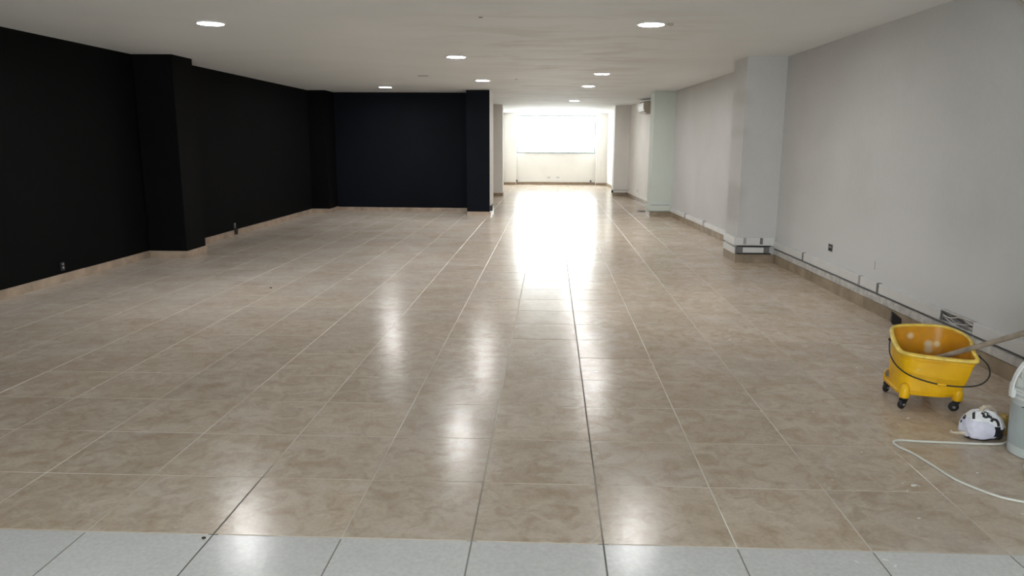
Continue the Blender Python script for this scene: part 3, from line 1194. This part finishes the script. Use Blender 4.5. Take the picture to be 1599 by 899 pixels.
# caster posts and casters
CAST = [(1.845, 1.595, .5), (2.125, 1.555, -.3), (1.885, 1.90, .7), (2.135, 1.90, .2)]
for (x, y, an) in CAST:
    bm = B()
    lathe(bm, [(.026, .066), (.028, .075), (.027, .11), (.020, .135), (.010, .145)], x, y, n=20)
    rel(obj('caster_post', bm, YEL, t, True), t)
    c_ = None
    bm = B()
    # fork
    lathe(bm, [(.020, .058), (.022, .062), (.020, .066)], x, y, n=16)
    dx, dy = math.cos(an), math.sin(an)
    for s_ in (-1, 1):
        px, py = x - dy * .016 * s_, y + dx * .016 * s_
        hx = Vector((dx, dy, 0))
        nn = Vector((-dy, dx, 0)) * .0018
        q0 = Vector((px, py, 0))
        pts = [q0 - hx * .016 + Vector((0, 0, .060)), q0 + hx * .014 + Vector((0, 0, .060)), q0 - hx * .006 + Vector((0, 0, .022)), q0 - hx * .022 + Vector((0, 0, .022))]
        a = [bm.verts.new(p - nn) for p in pts]
        b = [bm.verts.new(p + nn) for p in pts]
        bm.faces.new(a[::-1])
        bm.faces.new(b)
        for i in range(4):
            bm.faces.new((a[i], a[(i + 1) % 4], b[(i + 1) % 4], b[i]))
    fk = rel(obj('caster_fork', bm, BLACKP, t, True), t)
    bm = B()
    lathe(bm, [(.010, -.013), (.022, -.012), (.027, -.007), (.027, .007), (.022, .012), (.010, .013)], n=28)
    M4 = Matrix.Translation(Vector((x, y, 0)) - t.location + Vector((-dx * .014, -dy * .014, .0275))) @ Matrix.Rotation(an, 4, 'Z') @ Matrix.Rotation(PI / 2, 4, 'X')
    bmesh.ops.transform(bm, matrix=M4, verts=bm.verts)
    obj('wheel', bm, BLACKP, fk, True)
    bm = B()
    lathe(bm, [(.008, -.0185), (.009, -.0145), (.009, .0145), (.008, .0185)], n=16)
    bmesh.ops.transform(bm, matrix=M4, verts=bm.verts)
    obj('hub', bm, METAL, fk, True)
for (x, y, z) in ((2.235, 1.655, .368), (1.848, 1.845, .345), (2.198, 1.525, .334)):
    bm = B()
    bmesh.ops.create_icosphere(bm, subdivisions=2, radius=.011)
    bmesh.ops.translate(bm, vec=(x, y, z), verts=bm.verts)
    rel(obj('handle_pivot', bm, BLACKP, t, True), t)
# wire bail hanging down the front
bail = [(1.850, 1.850, .345), (1.826, 1.80, .32), (1.80, 1.72, .285), (1.80, 1.63, .245), (1.835, 1.555, .215), (1.90, 1.495, .198), (1.97, 1.455, .190), (2.05, 1.425, .190), (2.12, 1.405, .200), (2.175, 1.405, .222), (2.215, 1.43, .258), (2.226, 1.475, .30), (2.203, 1.52, .335)]
bm = B()
tube(bm, spline(bail, 6), .0042, 8)
hd = rel(obj('handle', bm, DMETAL, t, True), t)
bm = B()
tube(bm, [(1.955, 1.462, .1915), (1.975, 1.453, .1905), (1.995, 1.445, .190)], .008, 10)
rel(obj('grip', bm, YEL, hd, True), t)

# ------------------------------------------------------------------ mop
m0, m1 = Vector((2.076, 1.68, .287)), Vector((2.349, 1.40, .506))
d = (m1 - m0)
tE = (rwall(1.0) - .022 - m0.x) / d.x
end = m0 + d * tE
low = m0 - d * .52
t = thing('mop', low, 'wooden mop handle standing in the yellow bucket and leaning to the right wall', 'mop')
bm = B()
N = 14
tube(bm, [low.lerp(end, k / N) for k in range(N + 1)], .0125, 14, rads=[.014] + [.0155 + .0006 * math.sin(k * 1.3) for k in range(N)])
rel(obj('handle', bm, WOOD, t, True), t)
bm = B()
du = d.normalized()
tube(bm, [low - du * .01, low + du * .05], .019, 12)
rel(obj('socket', bm, METAL, t, True), t)
bm = B()
for k in range(34):
    an = 2 * PI * k / 34
    L_ = random.uniform(.06, .095)
    p0 = low + Vector((0, 0, -.004))
    tube(bm, spline([p0, p0 + Vector((math.cos(an) * L_ * .5, math.sin(an) * L_ * .5, random.uniform(-.008, .012))), p0 + Vector((math.cos(an) * L_, math.sin(an) * L_, -.035)), p0 + Vector((math.cos(an) * L_ * .9, math.sin(an) * L_ * .9, -.055))], 3), .005, 5)
o = rel(obj('mop_strings', bm, MOPM, t, True), t)
o['kind'] = 'stuff'

# ------------------------------------------------------------------ pail
PX, PY = 2.222, .955
t = thing('plastic_pail', (PX, PY, 0), 'open white plastic pail at the right edge, holding a white sack', 'pail')
bm = B()
lathe(bm, [(.05, .001), (.136, .001), (.142, .006), (.1435, .05)], n=64, cap1=False)
obj('foot', bm, PAILM, t, True)
bm = B()
lathe(bm, [(.1435, .05), (.150, .258)], n=64, cap0=False, cap1=False)
obj('lower_body', bm, PAILB, t, True)
bm = B()
lathe(bm, [(.150, .258), (.1535, .30), (.1545, .335), (.150, .335), (.147, .25), (.138, .02), (.02, .018)], n=64, cap0=False)
obj('body', bm, PAILM, t, True)
bm = B()
for z in (.298, .322):
    lathe(bm, [(.152, z - .008), (.163, z - .006), (.164, z + .006), (.152, z + .008)], n=64, cap0=False, cap1=False)
lathe(bm, [(.153, .33), (.162, .331), (.163, .339), (.155, .342), (.148, .338)], n=64, cap0=False, cap1=False)
obj('collar_rings', bm, LIDM, t, True)
# faded black line and print on the body
bm = B()
n = 14
pts = []
for k in range(n + 1):
    an = math.radians(196 + k * 5.5)
    r_ = .1507
    pts.append((r_ * math.cos(an), r_ * math.sin(an), .259 - .0015 * k))
tube(bm, pts, .0022, 6)
obj('black_line', bm, BLACKP, t, True)
bm = B()
for (z, a0, a1) in ((.283, 207, 214), (.283, 217, 228), (.272, 205, 222), (.272, 226, 238)):
    for k in range(6):
        b0 = math.radians(a0 + (a1 - a0) * k / 6)
        b1 = math.radians(a0 + (a1 - a0) * (k + 1) / 6)
        r_ = .1532
        q = [bm.verts.new((r_ * math.cos(b), r_ * math.sin(b), zz)) for b, zz in ((b0, z), (b1, z), (b1, z + .003), (b0, z + .003))]
        bm.faces.new(q)
obj('faded_print', bm, LGREYP, t)
# flat white bail standing upright
bm = B()
rings_ = []
for k in range(29):
    an = PI * k / 28
    c_, s_ = math.cos(an), math.sin(an)
    row = []
    for (dr, dy) in ((-.004, -.011), (.004, -.011), (.004, .011), (-.004, .011)):
        row.append(bm.verts.new((-(.178 + dr) * c_, dy + .02 * s_, .315 + (.205 + dr) * s_)))
    rings_.append(row)
for i in range(28):
    for k in range(4):
        bm.faces.new((rings_[i][k], rings_[i][(k + 1) % 4], rings_[i + 1][(k + 1) % 4], rings_[i + 1][k]))
bm.faces.new(rings_[0][::-1])
bm.faces.new(rings_[-1])
hb = obj('handle', bm, LIDM, t, True)
for s_ in (-1, 1):
    bm = B()
    bbox(bm, s_ * .172 - .011, s_ * .172 + .011, -.014, .014, .295, .338, .004)
    obj('handle_ear', bm, LIDM, hb)

bm = B()
nu, nv = 48, 16
rows = []
for j in range(nv + 1):
    k = j / nv
    row = []
    for i in range(nu):
        an = 2 * PI * i / nu
        r_ = .138 * math.cos(k * PI / 2 * .93) ** .55 * (1 + .05 * math.sin(5 * an + 4 * k) + .03 * math.sin(11 * an + 9 * k))
        row.append(bm.verts.new((r_ * math.cos(an), r_ * math.sin(an), .235 + .255 * math.sin(k * PI / 2) + .010 * math.sin(7 * an) * k + .008 * math.sin(13 * an + 5 * k))))
    rows.append(row)
for j in range(nv):
    for i in range(nu):
        bm.faces.new((rows[j][i], rows[j][(i + 1) % nu], rows[j + 1][(i + 1) % nu], rows[j + 1][i]))
bm.faces.new(rows[-1])
bm.faces.new(rows[0][::-1])
o = obj('plastic_sack', bm, SACK, None, 'all')
o.location = (PX, PY, 0)
tag(o, 'white sack with faded green print bulging out of the white pail', 'sack')

# ------------------------------------------------------------------ crumpled printed bag
BX, BY = 2.055, 1.165
t = thing('plastic_bag', (BX, BY, 0), 'crumpled white and black printed plastic bag on the floor left of the white pail', 'bag')


def bagshape(seedv, rx, ry, rz, cx=0, cy=0, sq=2.4, nu=44, nv=22, amp=.09, flat=.0):
    random.seed(seedv)
    ph = [(random.uniform(2, 7), random.uniform(2, 7), random.uniform(0, 6), random.uniform(.3, 1)) for _ in range(7)]
    bm = B()
    rows = []
    for j in range(nv + 1):
        th = -PI / 2 + PI * j / nv
        row = []
        for i in range(nu):
            an = 2 * PI * i / nu
            ca, sa, ct, st_ = math.cos(an), math.sin(an), math.cos(th), math.sin(th)
            f = sum(w * math.sin(a * an + ph_) * math.cos(b * th + ph_ * 2) for a, b, ph_, w in ((round(a), b, p_, w) for a, b, p_, w in ph)) / 3.0
            cr = abs(math.sin(an * 5 + 3 * th)) ** .5 * .5
            k = 1 + amp * (f + cr - .3)
            def se(v):
                return math.copysign(abs(v) ** (2 / sq), v)
            z = rz * (se(st_)) * k
            zz = rz * .86 + z
            if zz < .003:
                zz = .003
            top = max(0, st_)
            row.append(bm.verts.new((cx + rx * se(ca) * ct ** .6 * k * (1 - .25 * top) - .012 * top, cy + ry * se(sa) * ct ** .6 * k * (1 - .3 * top), zz)) if 0 < j < nv else None)
        rows.append(row)
    b0 = bm.verts.new((cx, cy, .003))
    b1 = bm.verts.new((cx - .012, cy, rz * 1.80))
    for j in range(1, nv - 1):
        for i in range(nu):
            bm.faces.new((rows[j][i], rows[j][(i + 1) % nu], rows[j + 1][(i + 1) % nu], rows[j + 1][i]))
    for i in range(nu):
        bm.faces.new((b0, rows[1][(i + 1) % nu], rows[1][i]))
        bm.faces.new((b1, rows[nv - 1][i], rows[nv - 1][(i + 1) % nu]))
    return bm


bm = bagshape(3, .106, .068, .078, amp=.13)
bmesh.ops.recalc_face_normals(bm, faces=bm.faces)
for f in bm.faces:
    c0 = f.calc_center_median()
    # white top, lavender lower front, black right side and bottom
    edge = .098 - .30 * c0.x * (c0.x > 0) - .12 * c0.x
    rbound = .030 - .25 * (c0.z - .03)
    if c0.z > edge:
        f.material_index = 0
    elif c0.x > rbound or c0.z < .014:
        f.material_index = 2
    else:
        f.material_index = 1
tree = BVHTree.FromBMesh(bm)
bagobj = obj('bag_film', bm, [BAGW, BAGL, BAGK], t, True, False)


def decal(parent, strokes, width, m, name):
    """black print: ribbons laid on the bag along the view from the front"""
    bm = B()
    view = Vector((.43, .72, -.27)).normalized()
    right = Vector((view.y, -view.x, 0)).normalized()
    up_ = right.cross(view)
    for st in strokes:
        P_ = spline([(a, b, 0) for a, b in st], 6)
        prev = None
        for i, p in enumerate(P_):
            tdir = (P_[min(i + 1, len(P_) - 1)] - P_[max(i - 1, 0)]).normalized()
            nrm = Vector((-tdir.y, tdir.x, 0)) * width / 2
            vs = []
            for s_ in (-1, 0, 1):
                q = p + nrm * s_
                org = Vector((0, 0, .07)) + right * q.x + up_ * q.y - view * .5
                hit, no, ix, ds = tree.ray_cast(org, view)
                vs.append(bm.verts.new(hit - view * .0016) if hit else None)
            if prev:
                for k in (0, 1):
                    if all((prev[k], prev[k + 1], vs[k], vs[k + 1])):
                        bm.faces.new((prev[k], prev[k + 1], vs[k + 1], vs[k]))
            prev = vs
    return obj(name, bm, m, parent)


decal(t, [[(-.048, .058), (-.046, .038), (-.044, .020)],
          [(-.012, .052), (-.002, .062), (.012, .060), (.018, .048), (.008, .040), (-.002, .044), (.004, .050)],
          [(.012, .046), (.028, .044), (.040, .038)],
          [(.032, .022), (.040, .034), (.054, .034), (.064, .020), (.068, .004)],
          [(-.090, .042), (-.086, .026), (-.090, .012)], [(-.100, .006), (-.103, -.008)]], .013, BAGK, 'black_print')
# tied corner at the left, knot at the top
bm = B()
tube(bm, [(-.10, -.02, .03), (-.125, -.01, .026), (-.145, .005, .022), (-.16, .01, .028)], .006, 6, rads=[.010, .007, .005, .010])
obj('twisted_corner', bm, BEIGE, t, True)
bm = B()
tube(bm, [(-.022, .0, .130), (-.018, .0, .150), (-.012, .0, .162), (-.004, .0, .17)], .006, 8, rads=[.014, .010, .009, .011])
obj('knot', bm, BEIGE, t, True)

# cream cloth ball and yellow sponge behind the bag
bm = B()
bmesh.ops.create_icosphere(bm, subdivisions=4, radius=1)
for v in bm.verts:
    f = 1 + .09 * math.sin(v.co.x * 5 + 1) * math.sin(v.co.y * 4.3 + v.co.z * 3) + .05 * math.sin(v.co.z * 8 + v.co.x * 5)
    v.co = Vector((v.co.x * .046, v.co.y * .042, v.co.z * .052)) * f + Vector((0, 0, .085))
    if v.co.z < .075:
        k = (.075 - v.co.z) / .05
        v.co.x *= 1 + .25 * k
        v.co.y *= 1 + .25 * k
        v.co.z = max(.001, .075 - (.075 - v.co.z) * 1.9)
o = obj('rag', bm, BEIGE, None, 'all')
o.location = (2.135, 1.275, .0)
tag(o, 'crumpled cream rag heaped behind the printed bag, left of the yellow sponge', 'rag')
bm = B()
bbox(bm, -.030, .030, -.03, .03, 0, .105, .012, 3)
for v in bm.verts:
    v.co.x += .004 * math.sin(v.co.z * 60)
o = obj('sponge', bm, SPONGE, None, True)
o.location = (2.198, 1.225, .0)
o.rotation_euler[2] = .4
tag(o, 'ochre yellow sponge on the floor touching the white pail, beside the cream rag', 'sponge')

# ------------------------------------------------------------------ white cable
cab = [(2.35, 1.20), (2.27, 1.142), (2.154, 1.098), (2.086, 1.062), (1.955, 1.058), (1.832, 1.068), (1.675, 1.076), (1.60, 1.086), (1.556, 1.062), (1.552, 1.004), (1.585, .918), (1.613, .785),
       (1.639, .634), (1.695, .527), (1.751, .457), (1.82, .419), (1.95, .36), (2.12, .33), (2.3, .36), (2.45, .45), (2.6, .6)]
cz = [(x, y, .0065) for x, y in cab]
bm = B()
tube(bm, spline(cz, 8), .0058, 10)
tag(obj('extension_cable', bm, CABLE, None, True), 'white cable looping over the tiles in front of the yellow bucket', 'cable')
bm = B()
tube(bm, spline([(2.13, .78, .008), (2.06, .80, .008), (2.02, .74, .008), (1.99, .66, .008), (2.02, .58, .008), (2.1, .52, .008), (2.2, .5, .008)], 8), .0075, 10)
tag(obj('hose', bm, PAILM, None, True), 'short pale hose on the tiles right in front of the white pail', 'hose')

# small dark debris
for (x, y, r, lab) in ((-3.12, 4.92, .012, 'small dark crumb on the tiles in the left half of the floor'), (-1.535, -.035, .008, 'small dark chip at the edge of the white tiles, lower left')):
    bm = B()
    bmesh.ops.create_icosphere(bm, subdivisions=2, radius=r)
    for v in bm.verts:
        v.co.z = v.co.z * .45 + r * .42
        v.co.x *= 1 + .3 * math.sin(v.co.y * 200)
    o = obj('debris', bm, DEBRIS, None, True)
    o.location = (x, y, .0005)
    tag(o, lab, 'debris')
